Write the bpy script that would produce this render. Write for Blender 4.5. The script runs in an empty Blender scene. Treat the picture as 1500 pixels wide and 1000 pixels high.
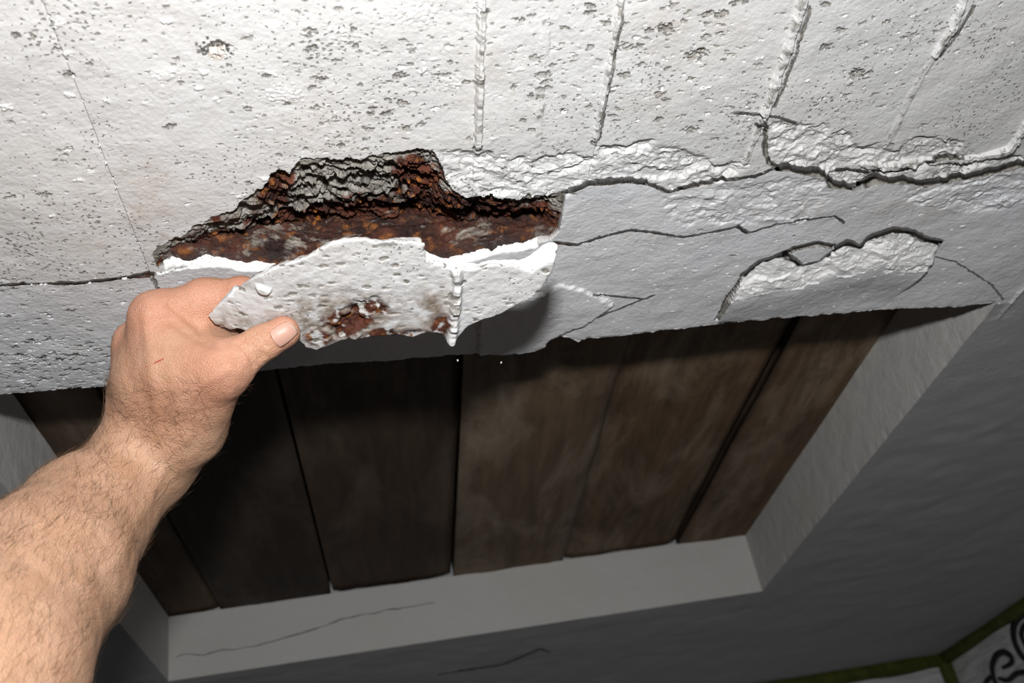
import bpy, math, random
import numpy as np
from mathutils import Matrix, Vector

rng = np.random.default_rng(7); random.seed(7)
S = bpy.context.scene; COL = S.collection

# ---------------------------------------------------------------- camera
f = 1500.0                                    # focal length for a 1500 px wide frame
H = 2.20                                      # height of the concrete soffit
CZ = 1.80                                     # height of the camera
Fv = np.array([-115., 957., f]); Fv /= np.linalg.norm(Fv)
Xv = np.array([10200., -1125., f]); Xv -= Fv*(Xv@Fv); Xv /= np.linalg.norm(Xv)
Zv = np.cross(Xv, Fv)
Wm = np.stack([Xv, Fv, Zv])                   # camera axes (right, down, forward) -> world
CAM = np.array([0., 0., CZ])
cd = bpy.data.cameras.new('camera'); cam = bpy.data.objects.new('camera', cd); COL.objects.link(cam)
cd.sensor_fit = 'HORIZONTAL'; cd.sensor_width = 22.2; cd.lens = 22.2*f/1500.0
cd.clip_start = .01; cd.clip_end = 50
R3 = np.stack([Wm[:, 0], -Wm[:, 1], -Wm[:, 2]], axis=1)
M4 = Matrix.Identity(4)
for i in range(3):
    for j in range(3): M4[i][j] = R3[i, j]
    M4[i][3] = CAM[i]
cam.matrix_world = M4
cd.dof.use_dof = True; cd.dof.focus_distance = .62; cd.dof.aperture_fstop = 7.0
S.camera = cam

# ---------------------------------------------------------------- world, flash, exposure
w = bpy.data.worlds.new('World'); S.world = w; w.use_nodes = True
w.node_tree.nodes['Background'].inputs[0].default_value = (.75, .85, 1, 1)
w.node_tree.nodes['Background'].inputs[1].default_value = .0009
UPc = -Wm[:, 1]
FL = CAM + UPc*.118                           # hot-shoe flash above the lens
ld = bpy.data.lights.new('camera_flash', 'AREA'); ld.shape = 'RECTANGLE'; ld.size = .045; ld.size_y = .028
ld.energy = 6.4; ld.color = (.985, .99, 1)
lo = bpy.data.objects.new('camera_flash', ld); COL.objects.link(lo)
ML = M4.copy()
aim = Matrix.Rotation(math.radians(-11), 4, 'X')
for i in range(3): ML[i][3] = FL[i]
lo.matrix_world = ML @ aim
vs = S.view_settings; vs.view_transform = 'Standard'; vs.look = 'None'; vs.gamma = 1; vs.exposure = 0; vs.use_curve_mapping = False

# ---------------------------------------------------------------- maths helpers
def at(x, y, D):                              # point seen at photo position (x, y), D metres deep
    return CAM + Wm@(np.array([x-750., y-500., f])*D/f)
def on(x, y, z=H):                            # point of the horizontal plane z
    d = Wm@np.array([x-750., y-500., f]); return CAM + d*(z-CZ)/d[2]
def uv(pts): return np.array([on(*p)[:2] for p in pts])
def project(P):
    c = (np.asarray(P)-CAM)@Wm
    return np.stack([750+f*c[..., 0]/c[..., 2], 500+f*c[..., 1]/c[..., 2]], -1), c[..., 2]

_perm = rng.permutation(256); _perm = np.concatenate([_perm, _perm, _perm])
_g = rng.normal(size=(256, 3)); _g /= np.linalg.norm(_g, axis=1)[:, None]
def noise(x, y, z=0.0):
    x = np.asarray(x, float); y = np.asarray(y, float); z = np.zeros_like(x)+z
    xi = np.floor(x).astype(int); yi = np.floor(y).astype(int); zi = np.floor(z).astype(int)
    xf, yf, zf = x-xi, y-yi, z-zi
    q = lambda t: t*t*t*(t*(t*6-15)+10)
    a, b, c = q(xf), q(yf), q(zf); r = 0
    flat = not np.any(zf) 
    for dx in (0, 1):
        wx = a if dx else 1-a
        for dy in (0, 1):
            wy = b if dy else 1-b
            for dz in ((0,) if flat else (0, 1)):
                wz = c if dz else 1-c
                g = _g[_perm[_perm[_perm[(xi+dx) & 255]+((yi+dy) & 255)]+((zi+dz) & 255)]]
                r = r + wx*wy*wz*(g[..., 0]*(xf-dx)+g[..., 1]*(yf-dy)+g[..., 2]*(zf-dz))
    return r*1.5
_g2 = (rng.normal(size=(256, 2))); _g2 = (_g2/np.linalg.norm(_g2, axis=1)[:, None]).astype(np.float32); _pm = _perm.astype(np.int32)
def noise2(x, y, seed):
    x = np.asarray(x, np.float32); y = np.asarray(y, np.float32)
    xi = np.floor(x).astype(np.int32); yi = np.floor(y).astype(np.int32); xf = x-xi; yf = y-yi
    a = xf*xf*xf*(xf*(xf*6-15)+10); b = yf*yf*yf*(yf*(yf*6-15)+10)
    A0 = _pm[(xi+seed) & 255]; A1 = _pm[(xi+1+seed) & 255]; y0 = yi & 255; y1 = (yi+1) & 255
    def gd(k, fx, fy): g = _g2[_pm[k]]; return g[..., 0]*fx+g[..., 1]*fy
    n0 = gd(A0+y0, xf, yf); n1 = gd(A1+y0, xf-1, yf); n2 = gd(A0+y1, xf, yf-1); n3 = gd(A1+y1, xf-1, yf-1)
    n0 = n0+a*(n1-n0); n2 = n2+a*(n3-n2); return (n0+b*(n2-n0))*1.45
def fbm(x, y, z=0.0, o=4, gain=.5):
    r = 0; a = 1; k = 1; flat2 = not np.any(z)
    for i in range(o):
        if flat2: r = r + a*noise2(x*k+17.3*i, y*k-9.1*i, i*37); a *= gain; k *= 2.03; continue
        r = r + a*noise(x*k+17.3*i, y*k-9.1*i, (z*k+3.0*i) if np.any(z) else float(3*i)); a *= gain; k *= 2.03
    return r
def sst(a, b, x):
    t = np.clip((x-a)/(b-a), 0, 1); return t*t*(3-2*t)
def pdist(U, V, pts):                         # distance to a polyline, and the running length along it
    best = np.full(U.shape, 1e6); tt = np.zeros(U.shape); run = 0
    for (a, b) in zip(pts[:-1], pts[1:]):
        e = b-a; L = np.linalg.norm(e)
        if L < 1e-9: continue
        t = np.clip(((U-a[0])*e[0]+(V-a[1])*e[1])/(L*L), 0, 1)
        d = np.hypot(U-a[0]-t*e[0], V-a[1]-t*e[1]); m = d < best
        best = np.where(m, d, best); tt = np.where(m, run+t*L, tt); run += L
    return best, tt
def inpoly(U, V, P):
    r = np.zeros(U.shape, bool); n = len(P)
    for i in range(n):
        x1, y1 = P[i]; x2, y2 = P[(i+1) % n]
        c = ((y1 > V) != (y2 > V))
        with np.errstate(divide='ignore', invalid='ignore'):
            r ^= c & (U < (x2-x1)*(V-y1)/(y2-y1)+x1)
    return r
def spoly(U, V, P):                           # signed distance to a closed outline
    d, _ = pdist(U, V, np.vstack([P, P[:1]])); return np.where(inpoly(U, V, P), -d, d)

def mesh(name, V, Fa, mat, parent=None, attrs=None, smooth=True):
    V = np.asarray(V, np.float32); me = bpy.data.meshes.new(name)
    if isinstance(Fa, np.ndarray):
        n, k = Fa.shape
        me.vertices.add(len(V)); me.vertices.foreach_set('co', V.ravel())
        me.loops.add(n*k); me.loops.foreach_set('vertex_index', Fa.astype(np.int32).ravel())
        me.polygons.add(n); me.polygons.foreach_set('loop_start', np.arange(0, n*k, k, dtype=np.int32))
        me.update(calc_edges=True)
    else:
        me.from_pydata(V.tolist(), [], Fa); me.update()
    for an, av in (attrs or {}).items():
        at_ = me.attributes.new(an, 'FLOAT', 'POINT'); at_.data.foreach_set('value', np.asarray(av, np.float32))
    if smooth: me.polygons.foreach_set('use_smooth', np.ones(len(me.polygons), bool))
    me.materials.append(mat); o = bpy.data.objects.new(name, me); COL.objects.link(o)
    if parent: o.parent = parent
    return o
def tag(o, label=None, cat=None, group=None, kind=None):
    for k, v in (('label', label), ('category', cat), ('group', group), ('kind', kind)):
        if v: o[k] = v
    return o
def empty(name, loc):
    o = bpy.data.objects.new(name, None); COL.objects.link(o); o.location = loc; o.empty_display_size = .05; return o
def box(lo_, hi_):
    x0, y0, z0 = lo_; x1, y1, z1 = hi_
    V = [(x0, y0, z0), (x1, y0, z0), (x1, y1, z0), (x0, y1, z0), (x0, y0, z1), (x1, y0, z1), (x1, y1, z1), (x0, y1, z1)]
    return V, [(0, 3, 2, 1), (4, 5, 6, 7), (0, 1, 5, 4), (1, 2, 6, 5), (2, 3, 7, 6), (3, 0, 4, 7)]

# ---------------------------------------------------------------- materials
class NT:
    def __init__(s, name):
        s.m = bpy.data.materials.new(name); s.m.use_nodes = True; s.t = s.m.node_tree
        s.b = s.t.nodes['Principled BSDF']; s.co = None
    def n(s, ty, **kw):
        o = s.t.nodes.new(ty)
        for k, v in kw.items(): setattr(o, k, v)
        return o
    def link(s, a, b): s.t.links.new(a, b)
    def pos(s):
        if s.co is None: s.co = s.n('ShaderNodeNewGeometry').outputs['Position']
        return s.co
    def scaled(s, sc):
        v = s.n('ShaderNodeVectorMath', operation='MULTIPLY'); s.link(s.pos(), v.inputs[0]); v.inputs[1].default_value = sc; return v.outputs[0]
    def noise(s, scale, detail=4, rough=.55, vec=None, dist=0):
        o = s.n('ShaderNodeTexNoise'); o.inputs['Scale'].default_value = scale; o.inputs['Detail'].default_value = detail
        o.inputs['Roughness'].default_value = rough; o.inputs['Distortion'].default_value = dist
        s.link(vec or s.pos(), o.inputs['Vector']); return o.outputs['Fac']
    def ramp(s, fac, a, b, lo_=0., hi_=1.):
        o = s.n('ShaderNodeMapRange'); o.inputs[1].default_value = a; o.inputs[2].default_value = b
        o.inputs[3].default_value = lo_; o.inputs[4].default_value = hi_; s.link(fac, o.inputs[0]); return o.outputs[0]
    def mul(s, a, b, op='MULTIPLY'):
        o = s.n('ShaderNodeMath', operation=op)
        for i, q in enumerate((a, b)):
            if isinstance(q, (int, float)): o.inputs[i].default_value = q
            else: s.link(q, o.inputs[i])
        return o.outputs[0]
    def mix(s, fac, a, b):
        o = s.n('ShaderNodeMix', data_type='RGBA')
        for i, q in ((0, fac), (6, a), (7, b)):
            if isinstance(q, (int, float)): o.inputs[i].default_value = q
            elif isinstance(q, tuple): o.inputs[i].default_value = (*q, 1)
            else: s.link(q, o.inputs[i])
        return o.outputs[2]
    def attr(s, name): return s.n('ShaderNodeAttribute', attribute_name=name).outputs['Fac']
    def bump(s, h, dist, strength=1, prev=None):
        o = s.n('ShaderNodeBump'); o.inputs['Distance'].default_value = dist; o.inputs['Strength'].default_value = strength
        s.link(h, o.inputs['Height'])
        if prev: s.link(prev, o.inputs['Normal'])
        return o.outputs[0]
    def done(s, col, rough=.8, nrm=None, spec=.3):
        if isinstance(col, tuple): s.b.inputs['Base Color'].default_value = (*col, 1)
        else: s.link(col, s.b.inputs['Base Color'])
        if isinstance(rough, (int, float)): s.b.inputs['Roughness'].default_value = rough
        else: s.link(rough, s.b.inputs['Roughness'])
        s.b.inputs['Specular IOR Level'].default_value = spec
        if nrm: s.link(nrm, s.b.inputs['Normal'])
        return s.m

def rust_colour(t, sc=1.):
    n1 = t.noise(38*sc, 6, .65); n2 = t.noise(110*sc, 5, .6); n3 = t.noise(24*sc, 5, .7, dist=.6)
    c = t.mix(t.ramp(n1, .4, .62), (.022, .009, .007), (.105, .032, .017))
    c = t.mix(t.ramp(n2, .55, .68), c, (.30, .105, .022))
    return c, n2, n3
def concrete(name, paint, use_attr=True, speck=1., bumpk=1., stain=((.52, .46, .40), (.64, .615, .58))):
    t = NT(name)
    blot = t.noise(9, 4, .6); fine = t.noise(420, 3, .6); mid = t.noise(130, 4, .6)
    c = t.mix(t.ramp(blot, .38, .68), paint, tuple(np.array(paint)*np.array((.985, .965, .945))))
    c = t.mix(t.ramp(mid, .62, .78, 0, .35), c, tuple(np.array(paint)*.82))
    # specks where the paint film is broken: clustered by a wide noise
    vor = t.n('ShaderNodeTexVoronoi'); vor.inputs['Scale'].default_value = 330; vor.inputs['Randomness'].default_value = 1
    wv = t.n('ShaderNodeVectorMath', operation='ADD'); nv = t.n('ShaderNodeTexNoise'); nv.inputs['Scale'].default_value = 500
    t.link(t.pos(), nv.inputs['Vector']); sc = t.n('ShaderNodeVectorMath', operation='SCALE'); sc.inputs['Scale'].default_value = .003
    t.link(nv.outputs['Color'], sc.inputs[0]); t.link(t.pos(), wv.inputs[0]); t.link(sc.outputs[0], wv.inputs[1]); t.link(wv.outputs[0], vor.inputs['Vector'])
    dens = t.noise(22, 4, .65)
    thr = t.ramp(dens, .38, .68, .03, .36*speck)
    sp = t.mul(t.mul(thr, vor.outputs['Distance'], 'SUBTRACT'), 9., 'MULTIPLY')
    cl = t.n('ShaderNodeClamp'); t.link(sp, cl.inputs[0]); sp = cl.outputs[0]
    c = t.mix(t.mul(sp, .8), c, (.20, .19, .17))
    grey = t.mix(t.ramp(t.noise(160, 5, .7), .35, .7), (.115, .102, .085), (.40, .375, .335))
    nrm = t.bump(t.mul(fine, t.mul(sp, -1.6), 'ADD'), .00035*bumpk)
    nrm = t.bump(mid, .0008*bumpk, .8, nrm)
    if use_attr:
        wm = t.attr('warm'); c = t.mix(wm, c, t.mix(t.ramp(t.noise(150, 4), .4, .65), *stain))
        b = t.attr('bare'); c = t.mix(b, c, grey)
        rc, n2, n3 = rust_colour(t, 1.3); r = t.attr('rust'); c = t.mix(r, c, rc)
        wh = t.attr('fresh'); c = t.mix(wh, c, (.88, .87, .84))
    return t.done(c, .78, nrm, .25)
M_paint = concrete('whitewashed_concrete', (.645, .645, .635))
M_band = concrete('grey_painted_concrete', (.735, .74, .75), speck=.6)
M_back = concrete('smooth_dimmed_soffit', (.42, .415, .425), use_attr=False, speck=.15, bumpk=1.0)  # darker than the band: the flash's fall-off is put into this colour
M_reveal = concrete('painted_reveal', (.52, .51, .49), use_attr=False, speck=.25, bumpk=1.3)
M_chunk = concrete('painted_fragment', (.60, .60, .595), speck=.8, bumpk=1.2, stain=((.20, .155, .115), (.40, .355, .31)))

t = NT('rusted_steel'); rc, n2, n3 = rust_colour(t, 1.0)
pal = t.ramp(t.noise(30, 6, .72, vec=t.scaled((1, 1, 1.6)), dist=.4), .55, .66)
rc = t.mix(t.mul(pal, .85), rc, t.mix(t.ramp(t.noise(90, 4), .4, .6), (.36, .35, .32), (.50, .45, .37)))
M_steel = t.done(rc, t.ramp(n2, .35, .6, .35, .8), t.bump(t.noise(160, 6, .7), .004), .5)

t = NT('dark_formwork_board'); lg = t.scaled((1, .12, 1)); oi = t.n('ShaderNodeObjectInfo').outputs['Random']
g1 = t.noise(60, 6, .65, vec=lg); g2 = t.noise(14, 5, .65, vec=t.scaled((1, .35, 1)), dist=.5)
c = t.mix(t.ramp(g1, .35, .7), (.060, .042, .028), (.16, .115, .08))
c = t.mix(t.ramp(oi, 0, 1, 0, .35), c, (.17, .135, .10))
c = t.mix(t.ramp(g2, .48, .72, 0, .75), c, (.29, .265, .23))
c = t.mix(t.ramp(t.noise(8, 5, .7), .58, .75, 0, .8), c, (.05, .033, .022))
tone = t.n('ShaderNodeVectorMath', operation='MULTIPLY'); t.link(c, tone.inputs[0]); t.link(t.n('ShaderNodeObjectInfo').outputs['Color'], tone.inputs[1]); c = tone.outputs[0]
M_board = t.done(c, .75, t.bump(g1, .002), .3)

t = NT('skin'); red = t.attr('red')
n1 = t.noise(55, 5, .6); n2 = t.noise(260, 4, .65)
c = t.mix(t.ramp(n1, .38, .66), (.45, .262, .158), (.53, .325, .212))
c = t.mix(t.ramp(n2, .35, .7, 0, .4), c, (.46, .235, .15))
c = t.mix(t.mul(red, .75), c, (.53, .20, .135))
vo = t.n('ShaderNodeTexVoronoi', feature='DISTANCE_TO_EDGE'); vo.inputs['Scale'].default_value = 620; t.link(t.pos(), vo.inputs['Vector'])
nrm = t.bump(t.ramp(vo.outputs['Distance'], 0, .25), .00018); nrm = t.bump(n2, .0006, .7, nrm)
M_skin = t.done(c, t.ramp(n2, .3, .7, .46, .62), nrm, .4)
t.b.inputs['Subsurface Weight'].default_value = .25; t.b.inputs['Subsurface Radius'].default_value = (.006, .0025, .0012); t.b.inputs['Subsurface Scale'].default_value = .5
t = NT('nail'); M_nail = t.done(t.mix(t.ramp(t.attr('tip'), .9, .96), (.50, .285, .215), (.56, .42, .33)), .42, None, .4)
t = NT('hair'); M_hair = t.done((.17, .095, .05), .5)
t = NT('scratch'); M_scr = t.done((.42, .075, .05), .5)
t = NT('moss_green_sealant'); M_green = t.done(t.mix(t.ramp(t.noise(40, 4), .35, .65), (.045, .055, .006), (.085, .095, .014)), .7)
t = NT('grey_stone_wall'); g = t.noise(30, 6, .7, vec=t.scaled((.5, .5, 3)), dist=.8)
M_wall = t.done(t.mix(t.ramp(g, .35, .7), (.50, .50, .50), (.88, .87, .86)), .6, t.bump(g, .004), .4)
t = NT('black_paint'); M_black = t.done((.015, .015, .018), .5)
t = NT('concrete_floor'); M_floor = t.done(t.mix(t.ramp(t.noise(6, 5), .35, .65), (.10, .095, .085), (.17, .16, .15)), .85)

# ---------------------------------------------------------------- the ceiling: plan of the opening
OU0, OU1 = -.295, .520                        # opening, left and right
OV0, OV1 = .665, 1.387                        # opening, near and far
TH = .086                                     # depth of the reveal up to the boards
GU0, GU1, GV0, GV1 = -.30, .56, .285, .70      # finely modelled part of the soffit
WU0, WU1, WV0, WV1 = -1.30, 1.085, -1.0, 2.02 # the room

ST = .00072
us = np.arange(GU0, GU1+ST/2, ST); vs_ = np.concatenate([np.arange(GV0, .43, .00070), np.linspace(.43, GV1, 520)])
U, V = np.meshgrid(us, vs_, indexing='ij'); NU, NV = U.shape

n_low = fbm(U*14, V*14, o=3); n_mid = fbm(U*70+5, V*70, o=4); n_fin = fbm(U*330, V*330+9, o=2)
n_pit = fbm(U*520+3, V*520, o=2); n_jag = fbm(U*160+31, V*160, o=3)
strata = fbm(U*60+n_mid*.9, V*125+n_low*1.5+n_mid*.8, o=4, gain=.55)     # layered fracture, running along the beam
d = .0011*n_low + .00022*n_mid + .00009*n_fin                 # metres down from the soffit plane
bare = np.zeros_like(d); rust = np.zeros_like(d); warm = np.zeros_like(d); fresh = np.zeros_like(d)
lab = np.zeros(U.shape, np.int16)

# line where the cover has cracked along the beam
L_crack = uv([(-160, 428), (0, 416), (60, 415), (120, 413), (170, 408), (218, 404)])
R_crack = uv([(806, 290), (830, 280), (860, 267), (910, 264), (945, 267), (978, 281), (1002, 275), (1060, 263), (1105, 257),
              (1135, 243), (1160, 245), (1203, 252), (1217, 268), (1255, 274), (1280, 263), (1318, 264), (1360, 268), (1400, 262),
              (1450, 250), (1500, 241), (1600, 232), (1800, 215)])
v_c = np.interp(us, np.r_[L_crack[:, 0], R_crack[:, 0]], np.r_[L_crack[:, 1], R_crack[:, 1]])[:, None]
fins_u = [-.1232, .0752, .1465, .2450, .3403]

# panels left by the formwork boards
for i, (a, b) in enumerate(zip([-9]+fins_u, fins_u+[9])):
    m = (U >= a) & (U < b); lab[m] = i
    d += np.where(m & (V < v_c), [.0006, -.0002, .0007, -.0003, .0004, -.0002][i]+[.004, -.002, .003, .004, -.003, .003][i]*(U-max(a, -.3)), 0)
def crop(pts, pad=.016):
    a, b = pts.min(0)-pad, pts.max(0)+pad
    i0, i1 = np.searchsorted(us, [a[0], b[0]]); j0, j1 = np.searchsorted(vs_, [a[1], b[1]])
    return slice(i0, max(i1, i0+1)), slice(j0, max(j1, j0+1))
shift = np.zeros_like(d)
def fin(poly, hgt, wid, seed, gap=None, lbl=None, skew=0):
    pts = uv(poly); sl = crop(pts); dist, tt = pdist(U[sl], V[sl], pts)
    k = noise2(tt*90+seed, tt*0+seed, 3)*.7+noise2(tt*300+seed, tt*0+3.3, 5)*.22
    hh = .85*hgt*np.clip(.9+.7*k, .2, 1.3); ww = wid*np.clip(1+.3*k+.22*n_jag[sl], .5, 1.6)
    prof = 1-sst(.6, 1.0, dist/ww)
    d[sl] += hh*prof
    bare[sl] = np.maximum(bare[sl], .8*prof*sst(.22, .42, fbm(U[sl]*120+seed, V[sl]*120, o=3)))
    if lbl is not None: lab[sl][(dist < ww*1.05)] = lbl
jl = fins_u[0]+.0006*n_jag; d -= np.where((U < jl) & (V < v_c), .0026*np.exp(-(jl-U)/.02), 0)
fin([(706, -20), (703, 120), (700, 214)], .0032, .0024, 4.2, lbl=20)
fin([(800, 30), (793, 110), (786, 210)], .0009, .0030, 9.1)
fin([(913, -20), (895, 90), (871, 206)], .0030, .0024, 13.7, lbl=21)
fin([(1181, -20), (1150, 80), (1127, 147), (1118, 165)], .0036, .0025, 19.3, lbl=22)
fin([(1116, 170), (1097, 225), (1090, 238)], .0018, .0020, 23.1)
fin([(1420, -20), (1395, 40), (1370, 79)], .0038, .0025, 29.9, lbl=23)
fin([(1368, 84), (1335, 140), (1305, 204)], .0006, .0030, 31.3)
fin([(1540, 110), (1500, 186), (1478, 217), (1420, 234), (1350, 240), (1300, 246), (1265, 242)], .0042, .0030, 37.7, lbl=24)
def groove(poly, depth, wid, seed=0., jag=.0008, var=.5, under=1.66):
    # a crack running in under the piece beyond it
    pts = uv(poly); sl = crop(pts); Uw = U[sl]+jag*n_jag[sl]; Vw = V[sl]+jag*noise2(U[sl]*220+7+seed, V[sl]*220, 4)
    dist, tt = pdist(Uw, Vw, pts)
    ww = wid*np.clip(1+var*noise2(tt*60+seed, tt*0+seed, 7)*1.6, .3, 2)
    p = 1-sst(.45, 1., dist/ww); d[sl] -= depth*p; shift[sl] = np.maximum(shift[sl], (under+.3*np.clip(U[sl]/.4, 0, 1))*depth*p); bare[sl] = np.maximum(bare[sl], .95*sst(.35, .7, p))  # raw concrete grey inside the crack, painted in to deepen its shade
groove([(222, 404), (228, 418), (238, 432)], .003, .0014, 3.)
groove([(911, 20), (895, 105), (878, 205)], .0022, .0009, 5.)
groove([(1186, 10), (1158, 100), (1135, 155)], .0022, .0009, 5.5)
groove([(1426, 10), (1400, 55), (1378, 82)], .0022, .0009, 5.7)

lump = fbm(U*36+n_mid*.5, V*62+n_low+n_mid*.5, o=4, gain=.48)
# rough broken zones under the paint
def zone(poly, amp, push, soft=.006):
    P = uv(poly); sl = crop(P); s = spoly(U[sl], V[sl], P)+.006*n_mid[sl]; k = 1-sst(-soft, 0, s)
    d[sl] += k*(amp*(lump[sl]*1.35+.10*n_jag[sl])-push)
zone([(640, 225), (700, 222), (790, 226), (850, 218), (880, 235), (872, 262), (835, 280), (800, 292), (740, 292), (690, 290), (655, 268)], .0019, .0022)
zone([(872, 208), (950, 203), (1000, 212), (1060, 236), (1100, 240), (1104, 256), (1000, 278), (950, 268), (880, 264)], .0019, .0016)
zone([(1128, 172), (1190, 178), (1225, 188), (1270, 208), (1310, 214), (1350, 196), (1400, 205), (1440, 232), (1500, 226), (1560, 220), (1560, 236), (1440, 250), (1380, 266), (1290, 262), (1255, 274), (1212, 266), (1200, 252), (1128, 240), (1120, 215)], .0018, .0022)
zone([(975, 285), (1100, 262), (1200, 256), (1230, 276), (1180, 330), (1090, 335), (1000, 330), (965, 305)], .0011, .0004)
zone([(1320, 268), (1420, 260), (1500, 246), (1560, 240), (1560, 290), (1400, 318), (1330, 300)], .0013, .0004)

# the band below the crack hangs a little lower at its broken edge and turns up towards the opening
inband = V > v_c+.0012*n_jag
dist_c = V-v_c
lip = np.where(inband, .0010*np.exp(-np.clip(dist_c, 0, 1)/.05), 0)
left_w = 1-sst(-.13, .05, U)
d += lip - np.where(inband, dist_c*(.035+.02*left_w)*(1-sst(.40, .50, U)), 0)
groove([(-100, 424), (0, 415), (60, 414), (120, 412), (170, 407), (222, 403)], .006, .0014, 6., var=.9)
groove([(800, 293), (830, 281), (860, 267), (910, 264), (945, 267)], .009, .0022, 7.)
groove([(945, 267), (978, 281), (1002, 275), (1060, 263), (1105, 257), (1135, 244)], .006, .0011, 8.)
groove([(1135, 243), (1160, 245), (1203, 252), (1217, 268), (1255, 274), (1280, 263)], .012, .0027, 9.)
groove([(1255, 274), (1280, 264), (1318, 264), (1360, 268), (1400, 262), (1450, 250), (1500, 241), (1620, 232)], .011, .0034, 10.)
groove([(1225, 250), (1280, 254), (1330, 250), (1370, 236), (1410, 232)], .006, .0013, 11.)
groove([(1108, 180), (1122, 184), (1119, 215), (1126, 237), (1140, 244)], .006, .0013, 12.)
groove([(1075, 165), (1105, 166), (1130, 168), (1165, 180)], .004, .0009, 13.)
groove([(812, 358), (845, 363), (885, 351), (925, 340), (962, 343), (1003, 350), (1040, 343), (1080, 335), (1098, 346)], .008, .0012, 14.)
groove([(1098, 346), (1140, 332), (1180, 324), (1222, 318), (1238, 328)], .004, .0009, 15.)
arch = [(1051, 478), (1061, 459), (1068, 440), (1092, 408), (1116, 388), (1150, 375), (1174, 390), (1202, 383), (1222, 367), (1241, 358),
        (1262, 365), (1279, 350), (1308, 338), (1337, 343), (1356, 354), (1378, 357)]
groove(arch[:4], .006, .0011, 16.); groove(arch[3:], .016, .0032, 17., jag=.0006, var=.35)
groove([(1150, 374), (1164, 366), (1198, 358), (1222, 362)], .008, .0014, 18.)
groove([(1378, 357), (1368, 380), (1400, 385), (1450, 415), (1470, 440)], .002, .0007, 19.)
# the loosened piece below the arched crack: bare white bevel, then the painted face
ap = uv(arch+[(1368, 380), (1300, 456), (1200, 468), (1100, 478)])
da, _ = pdist(U, V, uv(arch[3:])); ina = inpoly(U, V, ap)
bev = ina & (da < .030+.008*n_mid+.006*n_low)
d += np.where(ina, .0052*np.exp(-np.clip(da-.004, 0, 1)/.028), 0)*sst(0, .006, da)*0 + np.where(ina, .0060*sst(.0, .028, da)*(1-sst(.03, .085, da)), 0)
d += np.where(bev, .0020*lump, 0)
wedge = inpoly(U, V, uv([(1150, 374), (1164, 366), (1198, 358), (1222, 363), (1202, 382), (1174, 389)]))
d += np.where(wedge, .003, 0)
# flaked plaster at the arris, right of the hand
fl = uv([(700, 470), (745, 448), (790, 436), (822, 420), (850, 426), (880, 440), (905, 452), (890, 462), (860, 484), (835, 494), (815, 505), (795, 528), (700, 540)])
sf = spoly(U, V, fl)+.0016*n_jag; d += .0022*(1-sst(-.003, 0, sf))
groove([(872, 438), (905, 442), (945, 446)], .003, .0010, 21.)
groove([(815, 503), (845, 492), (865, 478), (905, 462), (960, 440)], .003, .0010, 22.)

# ---------------------------------------------------------------- the hollow where the cover broke off
TOP = uv([(222, 372), (232, 362), (261, 349), (280, 340), (300, 330), (317, 317), (347, 304), (360, 293), (386, 274), (395, 256), (412, 250), (425, 256),
          (434, 241), (443, 232), (503, 235), (547, 226), (590, 228), (612, 222), (634, 220), (648, 245), (652, 262), (664, 278), (681, 289), (711, 286),
          (742, 290), (776, 290), (807, 286), (828, 284)])
RIM = uv([(224, 400), (238, 391), (256, 385), (287, 386), (310, 383), (334, 385), (352, 391), (369, 391), (430, 400), (520, 396), (600, 388), (677, 384), (733, 368), (770, 364), (806, 355), (818, 342), (826, 318), (832, 300)])
TOP = TOP[np.argsort(TOP[:, 0])]; RIM = RIM[np.argsort(RIM[:, 0])]
jt = noise(us*130, us*0+2)*.0035+noise(us*420, us*0+6)*.0018+noise(us*40, us*0+1)*.003
vt = (np.interp(us, TOP[:, 0], TOP[:, 1])+jt)[:, None]
vr = (np.interp(us, RIM[:, 0], RIM[:, 1])+noise(us*230, us*0+4)*.0012)[:, None]
u0, u1 = TOP[0, 0], TOP[-1, 0]
incav = (U > u0) & (U < u1) & (V > vt) & (V < vr)
sc_ = np.clip((V-vt)/np.maximum(vr-vt, 1e-4), 0, 1); wc = np.maximum(vr-vt, 1e-4)
endf = sst(0, .018, U-u0)*sst(0, .012, u1-U)
dmax = np.minimum(.030, .0035+.33*wc)*(.35+.65*endf)
q = sc_+.16*strata+.10*n_mid
step = 3.3; qs = q*step; fr = qs-np.floor(qs); terr = (np.floor(qs)+sst(.55, .98, fr))/step
dep = dmax*np.clip(.18+.92*(.62*q+.38*terr), .08, 1.12)+.0020*strata+.0008*n_jag
dep = np.maximum(dep, .0018)
# two ledges
for poly, dp in (([(400, 300), (430, 290), (480, 282), (520, 266), (545, 262), (590, 268), (640, 282)], .004), ([(265, 385), (330, 366), (420, 352), (520, 345), (620, 338), (700, 330), (800, 322)], .006)):
    PL = uv(poly); vl = np.interp(us, PL[:, 0], PL[:, 1])[:, None]+.006*n_mid
    inside = (U > PL[0, 0]) & (U < PL[-1, 0])
    dep += np.where(inside, dp*sst(0, .003, V-vl), 0)
d = np.where(incav, -dep, d)
px_, _ = project(np.stack([U, V, H-d], -1))
def blob(cx, cy, rx, ry):
    return 1-sst(.55, 1.1, np.hypot((px_[..., 0]-cx)/rx, (px_[..., 1]-cy)/ry)+.5*n_mid+.25*n_jag)
c_bare = np.where(incav, 1., 0.)
rr = np.maximum.reduce([blob(612, 262, 42, 40), blob(405, 275, 28, 34), blob(640, 300, 70, 26), blob(760, 312, 75, 22), blob(480, 320, 130, 17), blob(330, 350, 60, 18), blob(540, 300, 60, 16), blob(316, 322, 8, 8), blob(700, 300, 60, 16)])
rr = np.maximum(rr, sst(.62, .85, q+.12*n_mid)*.95)
bare = np.maximum(bare, c_bare); rust = np.where(incav, np.clip(rr*1.2, 0, 1), rust)
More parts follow.
